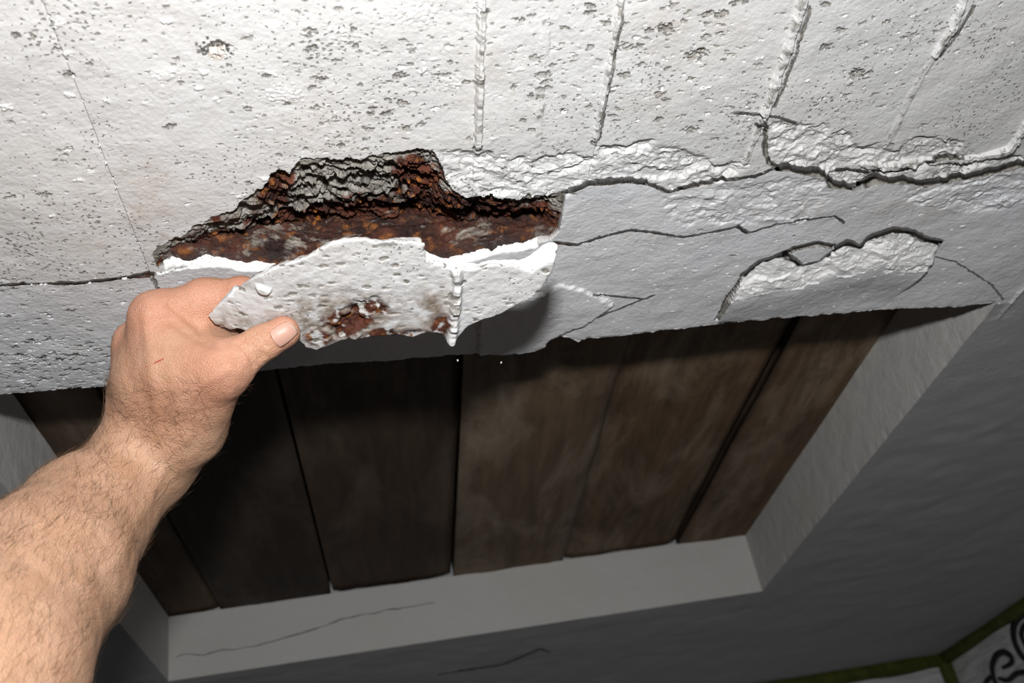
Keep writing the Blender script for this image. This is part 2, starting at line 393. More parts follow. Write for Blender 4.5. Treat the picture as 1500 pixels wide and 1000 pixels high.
# paint left white on the broken rim of the band
drim = np.abs(V-vr); fresh = np.maximum(fresh, np.where((U > u0+.004) & (U < u1-.012) & (V >= vr-.001) & (drim < .0045+.002*n_jag), 1., 0.))
d += np.where((U > u0+.004) & (U < u1-.012) & (V >= vr), -.0035*(1-sst(0, .005, drim)), 0)
fresh = np.maximum(fresh, np.where(bev, .55, 0))

# ---------------------------------------------------------------- pits, blow holes and blobs
def stamp(u, v, r, fun):
    i0, i1 = np.searchsorted(us, [u-2.2*r, u+2.2*r]); j0, j1 = np.searchsorted(vs_, [v-2*r, v+2*r])
    if i1 <= i0 or j1 <= j0 or i0 >= NU or j0 >= NV: return
    sl = (slice(i0, i1), slice(j0, j1)); fun(sl, np.hypot((U[sl]-u)*.8, (V[sl]-v)*1.2)/r+.9*n_pit[sl]+.35*n_jag[sl])
def pit(u, v, r, dp, b):
    def g(sl, q):
        k = 1-sst(.78, 1., q); k = np.where(incav[sl], 0, k)
        d[sl] -= dp*k; shift[sl] = np.maximum(shift[sl], 1.1*dp*k); bare[sl] = np.maximum(bare[sl], b*(1-sst(.9, 1.0, q))*(~incav[sl]))
    stamp(u, v, r, g)
def bump(u, v, r, hh):
    def g(sl, q): d[sl] += np.where(incav[sl], 0, hh*(1-sst(.2, 1., q)))
    stamp(u, v, r, g)
def scatter(n, cx, cy, sx, sy, r0, r1, b=.65):
    for _ in range(n):
        p = on(cx+rng.normal()*sx, cy+rng.normal()*sy); r = .72*(r0+(r1-r0)*rng.random()**3.5)
        pit(p[0], p[1], r, r*(.6+.6*rng.random()), b*(rng.random() < .85))
scatter(560, 750, 80, 520, 150, .0009, .0022)
scatter(170, 990, 100, 70, 75, .0009, .0030)
scatter(110, 800, 100, 45, 85, .0009, .0026)
scatter(100, 470, 110, 60, 90, .0009, .0026)
scatter(80, 590, 110, 70, 70, .0009, .0028)
scatter(60, 1270, 110, 60, 60, .001, .0026)
scatter(330, 70, 548, 75, 25, .0011, .0036)
scatter(160, 60, 480, 90, 55, .0010, .0026)
scatter(120, 120, 200, 120, 140, .0009, .0020)
scatter(180, 1100, 390, 210, 50, .0008, .0018, .25)
for (x, y, r, dp, b) in [(316, 72, .0062, .004, .9), (250, 184, .0026, .002, .9), (98, 110, .0028, .002, .9), (27, 50, .0022, .002, .9), (50, 53, .0016, .0015, .9), (85, 221, .0014, .001, .9),
        (458, 45, .0026, .002, .8), (456, 72, .0030, .002, .8), (463, 115, .0020, .0015, .8), (464, 160, .0024, .0016, .9), (588, 112, .0034, .0018, .9), (570, 148, .0022, .002, .9),
        (590, 155, .0034, .002, .9), (598, 190, .0022, .0018, .9), (544, 168, .0022, .002, .9), (547, 160, .0018, .002, .9), (518, 42, .0018, .002, .9), (684, 122, .0020, .002, .9),
        (709, 14, .0024, .002, .9), (702, 120, .0028, .0015, .9), (785, 85, .0034, .0014, .8), (795, 108, .0042, .0016, .8), (792, 130, .0030, .0014, .8), (864, 16, .0026, .002, .9),
        (975, 42, .0046, .0024, .9), (950, 45, .0024, .002, .9), (1020, 82, .0050, .0020, .9), (1033, 22, .0026, .002, .9), (1056, 20, .0036, .002, .9), (1083, 3, .0036, .002, .9), (1208, 5, .0024, .002, .9),
        (915, 110, .0032, .002, .9), (965, 138, .0030, .0018, .9), (964, 174, .0026, .002, .9), (1012, 190, .0040, .0018, .8), (1000, 192, .0020, .001, .5), (1258, 108, .0046, .0028, .9), (1210, 68, .0034, .002, .9),
        (1230, 43, .0026, .0016, .9), (1298, 32, .0020, .0016, .9), (1281, 139, .0018, .0016, .9), (1303, 213, .0026, .002, .8), (700, 217, .0028, .0035, .6), (868, 207, .0022, .0026, .6), (1335, 55, .0040, .0012, .6),
        (44, 508, .0034, .0026, .9), (105, 458, .0030, .002, .9), (145, 520, .0026, .002, .9), (15, 285, .0028, .0014, .8), (66, 282, .0028, .0014, .8), (122, 397, .0022, .0016, .8), (147, 400, .0022, .0016, .8), (1075, 380, .0022, .0020, .9), (1250, 305, .002, .001, .5)]:
    p = on(x, y); pit(p[0], p[1], r*.8, dp, b*.8)
for _ in range(90):
    p = on(rng.uniform(-20, 1520), rng.uniform(-10, 560)); r = rng.uniform(.001, .0030); bump(p[0], p[1], r, r*.35)
for (x, y, r) in [(243, 108, .006), (418, 142, .008), (27, 392, .0028), (660, 125, .006), (500, 50, .006), (610, 20, .008), (415, 240, .004), (940, 130, .005)]:
    p = on(x, y); bump(p[0], p[1], r, r*.09)
for (cx, cy, rx, ry, k) in [(215, 300, 60, 90, .5), (140, 355, 45, 35, .5), (235, 355, 25, 45, .6), (500, 190, 160, 60, .35), (700, 110, 90, 80, .3), (1000, 50, 120, 60, .35), (950, 160, 70, 40, .3), (316, 75, 20, 14, 1.), (1330, 310, 90, 18, .5), (1130, 310, 120, 25, .3), (940, 345, 40, 12, .4)]:
    warm = np.maximum(warm, k*blob(cx, cy, rx, ry)*sst(-.15, .35, n_mid+.4*n_low+.15)*(~incav))
p316 = blob(316, 75, 19, 13); shift[p316 > .05] = 0; bare = np.where((p316 > .2) & ~incav, 0, bare); warm = np.where((p316 > .2) & ~incav, .9, warm)

# ---------------------------------------------------------------- broken near edge of the opening
EDGE = uv([(-160, 604), (0, 592), (60, 587), (100, 583), (160, 579), (240, 571), (380, 556), (430, 549), (480, 545), (560, 540), (620, 534), (670, 530), (720, 528), (770, 526),
           (790, 522), (800, 515), (814, 501), (838, 505), (850, 511), (862, 505), (900, 503), (960, 495), (1000, 490), (1040, 486), (1090, 481), (1150, 474), (1200, 470), (1300, 460), (1400, 450), (1462, 443)])
ve = np.interp(us, EDGE[:, 0], EDGE[:, 1])
nj = np.clip(1-np.abs(us-.52)/.25, .0, 1)
ve = ve+(noise(us*90, us*0+8)*.0020+noise(us*400, us*0+5)*.0006)*np.where(us > OU1-.03, .0, 1.)
d -= np.where((V > ve[:, None]-.004) & (U < OU1), .0005*sst(.0, .004, V-ve[:, None]+.004)*np.clip(.5+n_jag*2, 0, 1.5), 0)

# ---------------------------------------------------------------- labels of the loose pieces
band = V > v_c
lab[band] = 11
lab[band & (U > u0)] = 14; lab[band & (U > u0) & (U < on(600, 470)[0])] = 12
lab[incav] = 10
m13 = inpoly(U, V, np.vstack([R_crack, uv([(1800, 380), (1500, 300), (1400, 310), (1300, 312), (1238, 322), (1180, 324), (1140, 332), (1098, 346), (1040, 343), (1003, 350), (962, 343), (925, 340), (885, 351), (845, 363), (806, 357)])]))
lab[band & m13] = 13
lab[ina] = 15; lab[wedge] = 16
lab[(sf < 0) & band & ~incav] = 17
JU = .535                                      # joint where the soffit colour drops, darkened for light fall-off
ujn = U+.0012*n_jag; d += .0014*np.exp(-((ujn-JU)/.0022)**2)
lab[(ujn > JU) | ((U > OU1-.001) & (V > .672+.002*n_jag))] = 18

# ---------------------------------------------------------------- build the fine soffit meshes
Zc = H-d
# snap the outermost rows to the plane so the coarse plates meet them
e1 = np.minimum.reduce([U-GU0, GU1-U, V-GV0, np.where(U > OU1-.012, GV1-V, 9.)]); Zc = H+(Zc-H)*sst(0, .01, np.maximum(e1, 0))
alive = np.ones(U.shape, bool)
inopen_u = (us < OU1)
sh_ = shift*(~incav); rad = np.hypot(U, V); Vp = V+sh_*V/rad; Up = U+sh_*U/rad
j_edge = np.clip(np.searchsorted(vs_, ve), 0, NV-1)
cells = np.ones((NU-1, NV-1), bool)
for i in range(NU):
    if us[i] < OU1: Vp[i, j_edge[i]] = ve[i]
jj = np.arange(NV-1)[None, :]
je = np.minimum(j_edge[:-1], j_edge[1:])[:, None]
mid_u = (us[:-1]+us[1:])/2
cells &= ~((mid_u[:, None] < OU1) & (jj >= np.maximum(j_edge[:-1], j_edge[1:])[:, None]))
idx = np.arange(NU*NV).reshape(NU, NV)
quads = np.stack([idx[:-1, :-1], idx[:-1, 1:], idx[1:, 1:], idx[1:, :-1]], -1)
qlab = lab[:-1, :-1]
flatV = np.stack([Up, Vp, Zc], -1).reshape(-1, 3)
A = dict(bare=bare.ravel(), rust=rust.ravel(), warm=warm.ravel(), fresh=fresh.ravel())
def piece(name, sel, mat, parent):
    Q = quads[sel & cells]
    if len(Q) == 0: return None
    zq = flatV[:, 2][Q]; sq = (flatV[:, 1]-V.ravel())[Q]; st_ = (np.ptp(zq, axis=1) > .00055) | (np.ptp(sq, axis=1) > .0008)
    Qs, Qt = Q[~st_], Q[st_]; ids, inv = np.unique(Qs, return_inverse=True)
    al = np.concatenate([ids, Qt.ravel()]).astype(int); Fq = np.vstack([inv.reshape(Qs.shape), len(ids)+np.arange(Qt.size).reshape(Qt.shape)])
    return mesh(name, flatV[al], Fq, mat, parent, {k: v[al] for k, v in A.items()})

def plate(name, a0, a1, b0, b1, mat, parent, st=.008):
    x = np.linspace(a0, a1, max(2, int((a1-a0)/st)+1)); y = np.linspace(b0, b1, max(2, int((b1-b0)/st)+1))
    X, Y = np.meshgrid(x, y, indexing='ij'); e = np.minimum.reduce([X-a0, a1-X, Y-b0, b1-Y])
    Zp = H-(.0016*fbm(X*9, Y*9, o=3)+.0008*fbm(X*45, Y*45, o=2))*sst(0, .03, e)
    n, k = X.shape; I = np.arange(n*k).reshape(n, k)
    Q = np.stack([I[:-1, :-1], I[:-1, 1:], I[1:, 1:], I[1:, :-1]], -1).reshape(-1, 4)
    return mesh(name, np.stack([X, Y, Zp], -1).reshape(-1, 3), Q, mat, parent)

# the slab itself, above the modelled skin (closed body round the opening)
V8, F8 = [], []
def slab(a0, a1, b0, b1, z0, z1):
    v, q = box((a0, b0, z0), (a1, b1, z1)); n = len(V8); V8.extend(v); F8.extend([tuple(i+n for i in p) for p in q])
ZT = H+.20
slab(WU0, WU1, WV0, OV0-.02, H+.05, ZT); slab(WU0, OU0-.012, OV0-.02, OV1+.02, H+.05, ZT)
slab(OU1+.012, WU1, OV0-.02, OV1+.02, H+.05, ZT); slab(WU0, WU1, OV1+.012, WV1, H+.05, ZT)
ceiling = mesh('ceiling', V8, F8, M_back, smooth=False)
tag(ceiling, 'concrete slab ceiling with a rectangular boarded opening', None, None, 'structure')
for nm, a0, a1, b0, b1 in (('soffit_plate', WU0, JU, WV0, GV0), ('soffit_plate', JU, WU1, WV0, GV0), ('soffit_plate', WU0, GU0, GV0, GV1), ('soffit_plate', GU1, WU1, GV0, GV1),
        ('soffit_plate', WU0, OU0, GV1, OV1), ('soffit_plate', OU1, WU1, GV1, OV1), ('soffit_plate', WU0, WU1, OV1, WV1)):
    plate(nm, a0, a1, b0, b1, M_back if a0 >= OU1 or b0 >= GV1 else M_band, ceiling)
for i, lb in enumerate(['whitewashed panel left of the long thin joint line', 'whitewashed panel above the broken hollow', 'narrow whitewashed panel between two mortar fins',
                        'heavily pitted whitewashed panel', 'whitewashed panel with a rough broken foot', 'whitewashed panel at the right edge']):
    o = piece('concrete_panel', qlab == i, M_paint, ceiling)
    if o: tag(o, lb)
for i in range(20, 25):
    o = piece('mortar_fin', qlab == i, M_paint, ceiling)
o = piece('broken_hollow', qlab == 10, M_paint, ceiling); tag(o, 'rough grey and rust stained fracture surface of the hollow')
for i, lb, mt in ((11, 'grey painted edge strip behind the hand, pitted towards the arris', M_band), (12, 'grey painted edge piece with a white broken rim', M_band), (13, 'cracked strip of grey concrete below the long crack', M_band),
              (14, 'smooth grey edge strip along the opening', M_band), (15, 'loosened piece of concrete below the arched crack', M_band), (16, 'small wedge caught in the arched crack', M_band), (17, 'flake of plaster at the arris', M_band), (18, 'grey soffit beside the opening, colour dimmed for light fall-off', M_back)):
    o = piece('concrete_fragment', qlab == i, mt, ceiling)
    if o: tag(o, lb)

# reveals of the opening
def strip(name, A0, A1, n, m, jag, parent, mat, inward):
    # A0 -> A1 along the arris; rises TH, with a softly broken lower arris
    A0 = np.array(A0); A1 = np.array(A1); L = np.linalg.norm(A1-A0); a = np.linspace(0, 1, n); zz = np.linspace(0, 1, m)
    Aa, Zz = np.meshgrid(a, zz, indexing='ij'); X = A0[0]+(A1[0]-A0[0])*Aa; Y = A0[1]+(A1[1]-A0[1])*Aa
    off = .0006*fbm(Aa*L*30+A0[0]*7, Zz*TH*40+A0[1], o=3)+.0014*np.clip(fbm(Aa*L*90, Zz*3, o=3)-.15, 0, 1)*(Zz < .12)
    off *= sst(0, .02, np.minimum(Aa, 1-Aa))
    P = np.stack([X+inward[0]*(-off), Y+inward[1]*(-off), H-.0003+Zz*TH], -1)
    I = np.arange(n*m).reshape(n, m); Q = np.stack([I[:-1, :-1], I[1:, :-1], I[1:, 1:], I[:-1, 1:]], -1).reshape(-1, 4)
    return mesh(name, P.reshape(-1, 3), Q, mat, parent)
strip('reveal', (OU1, OV0-.003), (OU1, OV1), 240, 26, 1, ceiling, M_reveal, (-1, 0))
strip('reveal', (OU0, OV0-.01), (OU0, OV1), 240, 26, 1, ceiling, M_reveal, (1, 0))
strip('reveal', (OU0, OV1), (OU1, OV1), 270, 26, 1, ceiling, M_reveal, (0, -1))
# near reveal follows the broken edge
sel = us < OU1; ui = us[sel][::2]; vei = ve[sel][::2]; zi = Zc[np.arange(NU), j_edge][sel][::2]
P = np.concatenate([np.stack([ui, vei, zi], -1), np.stack([ui, vei-.004, zi*0+H+.03], -1), np.stack([ui, vei-.008, zi*0+H+TH], -1)]); n = len(ui)
Q = np.array([(k*n+i, k*n+i+1, (k+1)*n+i+1, (k+1)*n+i) for k in (0, 1) for i in range(n-1)])
mesh('reveal', P, Q, M_band, ceiling, {k: np.zeros(len(P)) for k in A})
# hairline cracks on the far reveal and the far soffit
def crack(pts, r, parent, wob, axis):
    pts = [np.array(p, float) for p in pts]; out = []
    for a, b in zip(pts[:-1], pts[1:]):
        k = max(2, int(np.linalg.norm(b-a)/.008))
        out += [a+(b-a)*i/k for i in range(k)]
    out.append(pts[-1]); out = np.array(out); n = len(out); ax = np.array(axis, float)
    off = noise(np.arange(n)*.37, np.zeros(n)+wob)*.004; out = out+off[:, None]*ax
    wd = r*np.clip(.45+1.8*noise(np.arange(n)*.45, np.zeros(n)+wob+3), .02, 1.3)*np.sin(np.linspace(.15, math.pi-.15, n))**.5
    nrm = np.cross(out[-1]-out[0], ax); nrm /= np.linalg.norm(nrm)
    rows = [out-ax*wd[:, None]+nrm*.0008, out+ax*wd[:, None]+nrm*.0008, out+ax*wd[:, None]-nrm*.0008, out-ax*wd[:, None]-nrm*.0008]
    P = np.concatenate(rows); Q = np.array([(r0*n+i, r0*n+i+1, ((r0+1) % 4)*n+i+1, ((r0+1) % 4)*n+i) for r0 in range(4) for i in range(n-1)])
    return mesh('crack', P, Q, M_crack, parent)
t = NT('dark_crack'); M_crack = t.done((.05, .045, .04), .9)
yv = OV1-.0012
crack([(OU0+.01, yv, H+.030), (-.20, yv, H+.028), (-.12, yv, H+.036), (-.05, yv, H+.050), (.06, yv, H+.052)], .0006, ceiling, 1.1, (0, 0, 1))
pts = [on(x, y, H-.0012) for x, y in [(640, 988), (690, 980), (735, 973), (765, 962), (790, 950), (806, 955)]]
crack(pts, .0018, ceiling, 5.1, (0, 1, 0))

# ---------------------------------------------------------------- boards over the opening
hc = empty('hatch_cover', ((OU0+OU1)/2, (OV0+OV1)/2, H+TH))
tag(hc, 'dark stained wooden boards closing off the rectangular ceiling opening', 'board cover')
seams = [OU0-.04, -.230, -.078, .090, .250, .418, OU1+.05]
zof = [.004, 0, .005, -.001, .005, -.002]
for i, (a, b) in enumerate(zip(seams[:-1], seams[1:])):
    n, m = 16, 60; x = np.linspace(a+.0016, b-.0016, n); y = np.linspace(OV0-.04, OV1+.04, m)
    X, Y = np.meshgrid(x, y, indexing='ij'); tx = (X-a)/(b-a)
    Zb = H+TH+zof[i]+.0012*fbm(X*30, Y*4, o=2)+.0045*np.abs(2*tx-1)**10
    Vt = np.concatenate([np.stack([X, Y, Zb], -1).reshape(-1, 3), np.stack([X, Y, Zb*0+H+TH+.028], -1).reshape(-1, 3)])
    I = np.arange(n*m).reshape(n, m); J = I+n*m
    Q = [np.stack([I[:-1, :-1], I[:-1, 1:], I[1:, 1:], I[1:, :-1]], -1).reshape(-1, 4), np.stack([J[:-1, :-1], J[1:, :-1], J[1:, 1:], J[:-1, 1:]], -1).reshape(-1, 4)]
    for s_ in (0, -1):
        Q.append(np.stack([I[s_, :-1], I[s_, 1:], J[s_, 1:], J[s_, :-1]], -1)); Q.append(np.stack([I[:-1, s_], I[1:, s_], J[1:, s_], J[:-1, s_]], -1))
    o = mesh('plank', Vt-np.array(hc.location), np.concatenate(Q), M_board, hc)
    o.color = [(.75, .65, .58, 1), (.28, .24, .22, 1), (.42, .34, .28, 1), (1.15, 1.03, .88, 1), (1.1, .93, .73, 1), (1.2, 1.03, .85, 1)][i]

# ---------------------------------------------------------------- rusted steel beam inside the concrete
n, m = 300, 60
sb_u = np.linspace(u0-.03, u1+.02, n); prof = [(-1, 0)]
vrim = np.interp(sb_u, RIM[:, 0], RIM[:, 1]); rk = RIM[:, 0] < on(800, 356)[0]; base = np.interp(sb_u, RIM[rk][:, 0], RIM[rk][:, 1]); base = np.convolve(np.pad(base, 20, 'edge'), np.ones(41)/41, 'valid')-.0095
pp = np.concatenate([np.linspace(0, .34, 18), np.linspace(.36, 1, m-18)])     # bottom face then the near face
Aa, Tt = np.meshgrid(sb_u, pp, indexing='ij')
bot = Tt < .35
y_ = np.where(bot, base[:, None]+.045*(1-Tt/.35), base[:, None])
z_ = np.where(bot, H+.0050, H+.0050+(Tt-.35)/.65*.040)
y_ = y_ + np.where(bot, 0, (Tt-.35)*.010)
rough = .0022*fbm(Aa*60, z_*110, o=4)+.0010*fbm(Aa*240, z_*300, o=3)
flk = np.floor((fbm(Aa*45+3, z_*130+4, o=4)+1)*3)/3*.0014
y_ = np.where(bot, y_, y_-rough-flk); z_ = np.where(bot, z_+rough, z_)
I = np.arange(n*m).reshape(n, m)
Vt = np.stack([Aa, y_, z_], -1).reshape(-1, 3)
Q = np.stack([I[:-1, :-1], I[1:, :-1], I[1:, 1:], I[:-1, 1:]], -1).reshape(-1, 4)
back = np.concatenate([np.stack([sb_u, base+.045, sb_u*0+H+.045], -1)]); Vt = np.vstack([Vt, back]); B = np.arange(n)+n*m
Q = np.vstack([Q, np.stack([I[:-1, -1], I[1:, -1], B[1:], B[:-1]], -1), np.stack([B[:-1], B[1:], I[1:, 0], I[:-1, 0]], -1)])
sbo = mesh('steel_beam', Vt, Q, M_steel)
tag(sbo, 'deeply rusted brown steel beam laid bare inside the broken concrete', 'steel beam')

# ---------------------------------------------------------------- sparse surface extraction
def surface(fn, lo_, hi_, h, band_=3.0):
    lo_ = np.array(lo_); n = (np.ceil((np.array(hi_)-lo_)/h).astype(int)//4+1)*4+1
    ax = [lo_[k]+np.arange(0, n[k], 4)*h for k in range(3)]
    G = np.stack(np.meshgrid(*ax, indexing='ij'), -1).reshape(-1, 3); Dc = fn(G).reshape([len(a) for a in ax])
    near = np.abs(Dc) < h*4*1.9
    D = np.repeat(np.repeat(np.repeat(Dc, 4, 0), 4, 1), 4, 2)
    nm = near.copy()
    N = np.repeat(np.repeat(np.repeat(nm, 4, 0), 4, 1), 4, 2)
    ii = np.argwhere(N); P = lo_+(ii)*h
    D[N] = fn(P)
    ins = D < 0; sh = D.shape
    cx = np.zeros(tuple(s-1 for s in sh), np.uint8)
    for a in (0, 1):
        for b in (0, 1):
            for c in (0, 1): cx += ins[a:sh[0]-1+a, b:sh[1]-1+b, c:sh[2]-1+c]
    act = (cx > 0) & (cx < 8); C = np.argwhere(act); vid = -np.ones(cx.shape, np.int64); vid[act] = np.arange(len(C))
    sm = np.zeros((len(C), 3)); ct = np.zeros(len(C))
    cor = [(a, b, c) for a in (0, 1) for b in (0, 1) for c in (0, 1)]
    for p in cor:
        for k in range(3):
            if p[k] == 0:
                q_ = list(p); q_[k] = 1; d0 = D[tuple((C+p).T)]; d1 = D[tuple((C+q_).T)]
                m = (d0 < 0) != (d1 < 0); tt = np.where(m, d0/np.where(m, d0-d1, 1), 0)
                pos = np.array(p, float)+np.zeros((len(C), 3)); pos[:, k] += tt
                sm += pos*m[:, None]; ct += m
    Vt = lo_+(C+sm/ct[:, None])*h; Fs = []
    for k in range(3):
        a, b = (k+1) % 3, (k+2) % 3
        s0 = [slice(1, -1)]*3; s0[k] = slice(0, -1); s1 = [slice(1, -1)]*3; s1[k] = slice(1, None)
        i0 = ins[tuple(s0)]; i1 = ins[tuple(s1)]; E_ = np.argwhere(i0 != i1); base_ = E_.copy(); base_[:, a] += 1; base_[:, b] += 1
        # account for trimmed origin
        fl_ = i0[tuple(E_.T)]
        def vv(da, db):
            q_ = base_.copy(); q_[:, a] += da; q_[:, b] += db; return vid[tuple(q_.T)]
        v0, v1, v2, v3 = vv(-1, -1), vv(0, -1), vv(0, 0), vv(-1, 0)
        qd = np.stack([v0, v1, v2, v3], -1); qd[~fl_] = qd[~fl_][:, ::-1]; Fs.append(qd)
    Fs = np.concatenate(Fs); return Vt, Fs[(Fs >= 0).all(1)]
def smin(a, b, k):
    hh = np.clip(.5+.5*(b-a)/k, 0, 1); return b+(a-b)*hh-k*hh*(1-hh)
def smax(a, b, k): return -smin(-a, -b, k)
def cone(P, a, b, r1, r2):
    e = b-a; t_ = np.clip(((P-a)@e)/(e@e), 0, 1); return np.linalg.norm(P-a-t_[:, None]*e, axis=1)-(r1+(r2-r1)*t_)

# ---------------------------------------------------------------- the broken-off slab held in the hand
CO = at(560, 430, .572); cn = np.array([-.06, -.17, -1.]); cn /= np.linalg.norm(cn)        # outward normal of its painted face
ca = np.array([1., 0, 0]); ca -= cn*(ca@cn); ca /= np.linalg.norm(ca); cb = np.cross(cn, ca)
if cb[1] < 0: cb = -cb                                                                      # cb points away from the camera
def cp(x, y):
    dd = Wm@np.array([x-750., y-500., f]); s_ = ((CO-CAM)@cn)/(dd@cn); p = CAM+dd*s_; return np.array([(p-CO)@ca, (p-CO)@cb])
def cdepth(x, y):
    q_ = cp(x, y); return project(CO+q_[0]*ca+q_[1]*cb)[1]
OUT = np.array([cp(*p) for p in [(293, 478), (312, 458), (330, 440), (350, 421), (367, 408), (380, 402), (400, 392), (422, 385), (448, 377), (458, 372), (468, 363), (484, 355), (505, 351), (535, 351), (548, 355), (562, 356), (580, 353), (604, 354),
        (624, 358), (621, 367), (627, 380), (640, 388), (658, 394), (668, 391), (684, 394), (718, 388), (751, 389), (767, 397), (780, 397), (803, 384), (813, 383), (808, 398), (794, 420), (782, 437), (760, 446), (735, 460), (712, 468),
        (686, 478), (671, 496), (655, 498), (640, 488), (620, 490), (604, 496), (580, 490), (556, 493), (525, 498), (500, 500), (484, 506), (466, 514), (448, 510), (440, 500), (420, 494), (380, 492), (350, 490), (338, 497), (321, 505), (306, 492)]])
RDG = np.array([cp(*p) for p in [(668, 386), (670, 420), (667, 450), (664, 480), (661, 496)]])
FAC = [cp(384, 398), cp(392, 430), cp(372, 486)]
def chunk_fn(P):
    L = P-CO; a = L@ca; b = L@cb; wv_ = L@cn
    s1 = spoly(a, b, OUT); n3 = fbm(a*70, b*70, wv_*70, o=3); nf = fbm(a*230, b*230, wv_*230, o=2)
    top = b < np.interp(a, [-.1, .1], [cp(400, 440)[1], cp(720, 430)[1]])
    kx = sst(cp(615, 400)[0], cp(650, 400)[0], a)
    kk = np.where(top, np.interp(a, [cp(q_, 390)[0] for q_ in (600, 636, 662, 700, 745, 775, 815)], [-.6, -.1, -.1, -.5, -.45, .25, .3]), -.35)
    s1 = s1+np.clip(-wv_, -.01, .03)*(-kk)+.0012*n3+.0007*nf
    thick = .010+.004*fbm(a*30+5, b*30, o=2)
    front = wv_-(.0004*n3+.0003*nf)
    dl, _ = pdist(a, b, np.array(FAC)); e = FAC[2]-FAC[0]; side = (a-FAC[0][0])*e[1]-(b-FAC[0][1])*e[0]
    leftm = np.where(a < np.interp(b, [FAC[0][1], FAC[1][1], FAC[2][1]], [FAC[0][0], FAC[1][0], FAC[2][0]]), 1., 0.)
    front = front+leftm*dl*.32; thick = thick+leftm*dl*.25
    dr, tr = pdist(a+.0007*n3, b, RDG)
    front = front-.0045*np.clip(.95+.55*fbm(tr*170, tr*0+1.7, o=3), .6, 1.3)*(1-sst(.35, 1., dr/.0038))
    # a rusty blister broken open near the lower edge
    for (x, y, r, dp) in ((512, 470, .009, .0035), (530, 452, .006, .002), (548, 444, .005, .0016), (496, 484, .008, .003), (520, 488, .006, -.003), (384, 425, .004, -.003), (320, 495, .007, .002)):
        c_ = cp(x, y); rr_ = np.hypot(a-c_[0], b-c_[1])/r+.5*n3+.3*nf; front = front+dp*(1-sst(.4, 1., rr_))
    dd = smax(s1, front, .0012); return smax(dd, -(wv_+thick+.003*n3), .002)
CV, CF = surface(chunk_fn, CO-np.array([.13, .075, .045]), CO+np.array([.13, .075, .045]), .00075)
L = CV-CO; a_, b_, w_ = L@ca, L@cb, L@cn
ppx, _ = project(CV); n1 = fbm(a_*90, b_*90, w_*90, o=4); n2 = fbm(a_*300, b_*300, w_*300, o=2)
def bl(cx, cy, rx, ry): return 1-sst(.45, 1.15, np.hypot((ppx[:, 0]-cx)/rx, (ppx[:, 1]-cy)/ry)+.5*n1)
crust = np.maximum.reduce([bl(512, 474, 46, 24), bl(325, 492, 24, 15), bl(645, 478, 20, 22)*.8, bl(560, 488, 30, 10)*.8, bl(540, 450, 36, 13), bl(610, 488, 40, 8)*.6, bl(470, 495, 30, 14)*.7])
crust = np.clip(crust*sst(-.3, .15, n1+.5*n2+.2)*1.6, 0, 1)
cwarm = np.clip(np.maximum.reduce([bl(500, 466, 125, 55), bl(635, 455, 40, 50)*.9, bl(345, 475, 50, 30)*.7, bl(420, 470, 60, 25)*.6, bl(560, 485, 90, 20)*.9])*1.15*sst(-.75, .5, n1), 0, 1)
cfront = w_ > -.0035-.012*(ppx[:, 0] < 395)
cfresh = np.where(~cfront, 1., 0.)*sst(615, 640, ppx[:, 0])
cbare = np.where(~cfront, 1., 0.)*(1-sst(615, 640, ppx[:, 0]))*.35+np.clip(bl(565, 358, 16, 6)+bl(355, 415, 18, 8)*.8, 0, 1)*.8
# its back lay against the rusted steel
cback = (w_ < -.0055) & (spoly(a_, b_, OUT) < -.0045) & (ppx[:, 0] > 350)
crust = np.where(cback, np.clip(.85+.5*n1, 0, 1), crust); cfresh = np.where(cback, 0, cfresh); cbare = np.where(cback, 1, cbare)
# shallow blow holes in the face
CVd = np.zeros(len(CV)); hole = np.zeros(len(CV))
for _ in range(280):
    c_ = cp(rng.uniform(300, 800), rng.uniform(358, 500)); r = .0006+.0015*rng.random()**3.5
    m = (np.abs(a_-c_[0]) < 3*r) & (np.abs(b_-c_[1]) < 3*r) & (w_ > -.006)
    q_ = np.hypot((a_[m]-c_[0])*.6, (b_[m]-c_[1])*1.2)/r+.5*n2[m]; k = 1-sst(.75, 1., q_); CVd[m] -= k*r*.7; hole[m] = np.maximum(hole[m], k)
rv = (CO-CAM)/np.linalg.norm(CO-CAM); rv = rv-cn*(rv@cn); rv /= np.linalg.norm(rv); CV = CV+cn*CVd[:, None]-rv*CVd[:, None]*1.0
slab_o = mesh('concrete_slab', CV, CF[:, ::-1], M_chunk, None, dict(bare=np.clip(cbare+.95*(hole > .35), 0, 1), rust=crust, warm=cwarm, fresh=cfresh))
tag(slab_o, 'broken-off flat piece of white painted concrete with rust stains, held in the hand', 'concrete slab')

# ---------------------------------------------------------------- forearm and hand
def J(x, y, D): return at(x, y, D)
c_th = cdepth(417, 487); c_ix = cdepth(380, 425)
W0 = J(208, 676, .612); W0b = J(232, 660, .622); A1 = J(118, 757, .570); A1b = J(140, 752, .580); A2 = J(62, 838, .525); A2b = J(76, 842, .53); A3 = J(-42, 1003, .447)
EL = A3+(A3-A2)*1.15; UA = EL+np.array([-.02, -.16, -.20])
I1 = J(231, 467, .588); I2 = J(298, 440, c_ix+.036); I3 = J(352, 432, c_ix+.036); I4 = J(398, 440, c_ix+.032)
Mm1 = J(201, 505, .606); Mm2 = J(262, 470, .655); Mm3 = J(330, 455, .650); Mm4 = J(385, 462, .625)
Rr1 = J(205, 535, .625); Rr2 = J(262, 500, .680); Rr3 = J(330, 480, .675); Rr4 = J(380, 486, .645)
Pp1 = J(214, 568, .640); Pp2 = J(262, 535, .685); Pp3 = J(315, 510, .685); Pp4 = J(355, 508, .66)
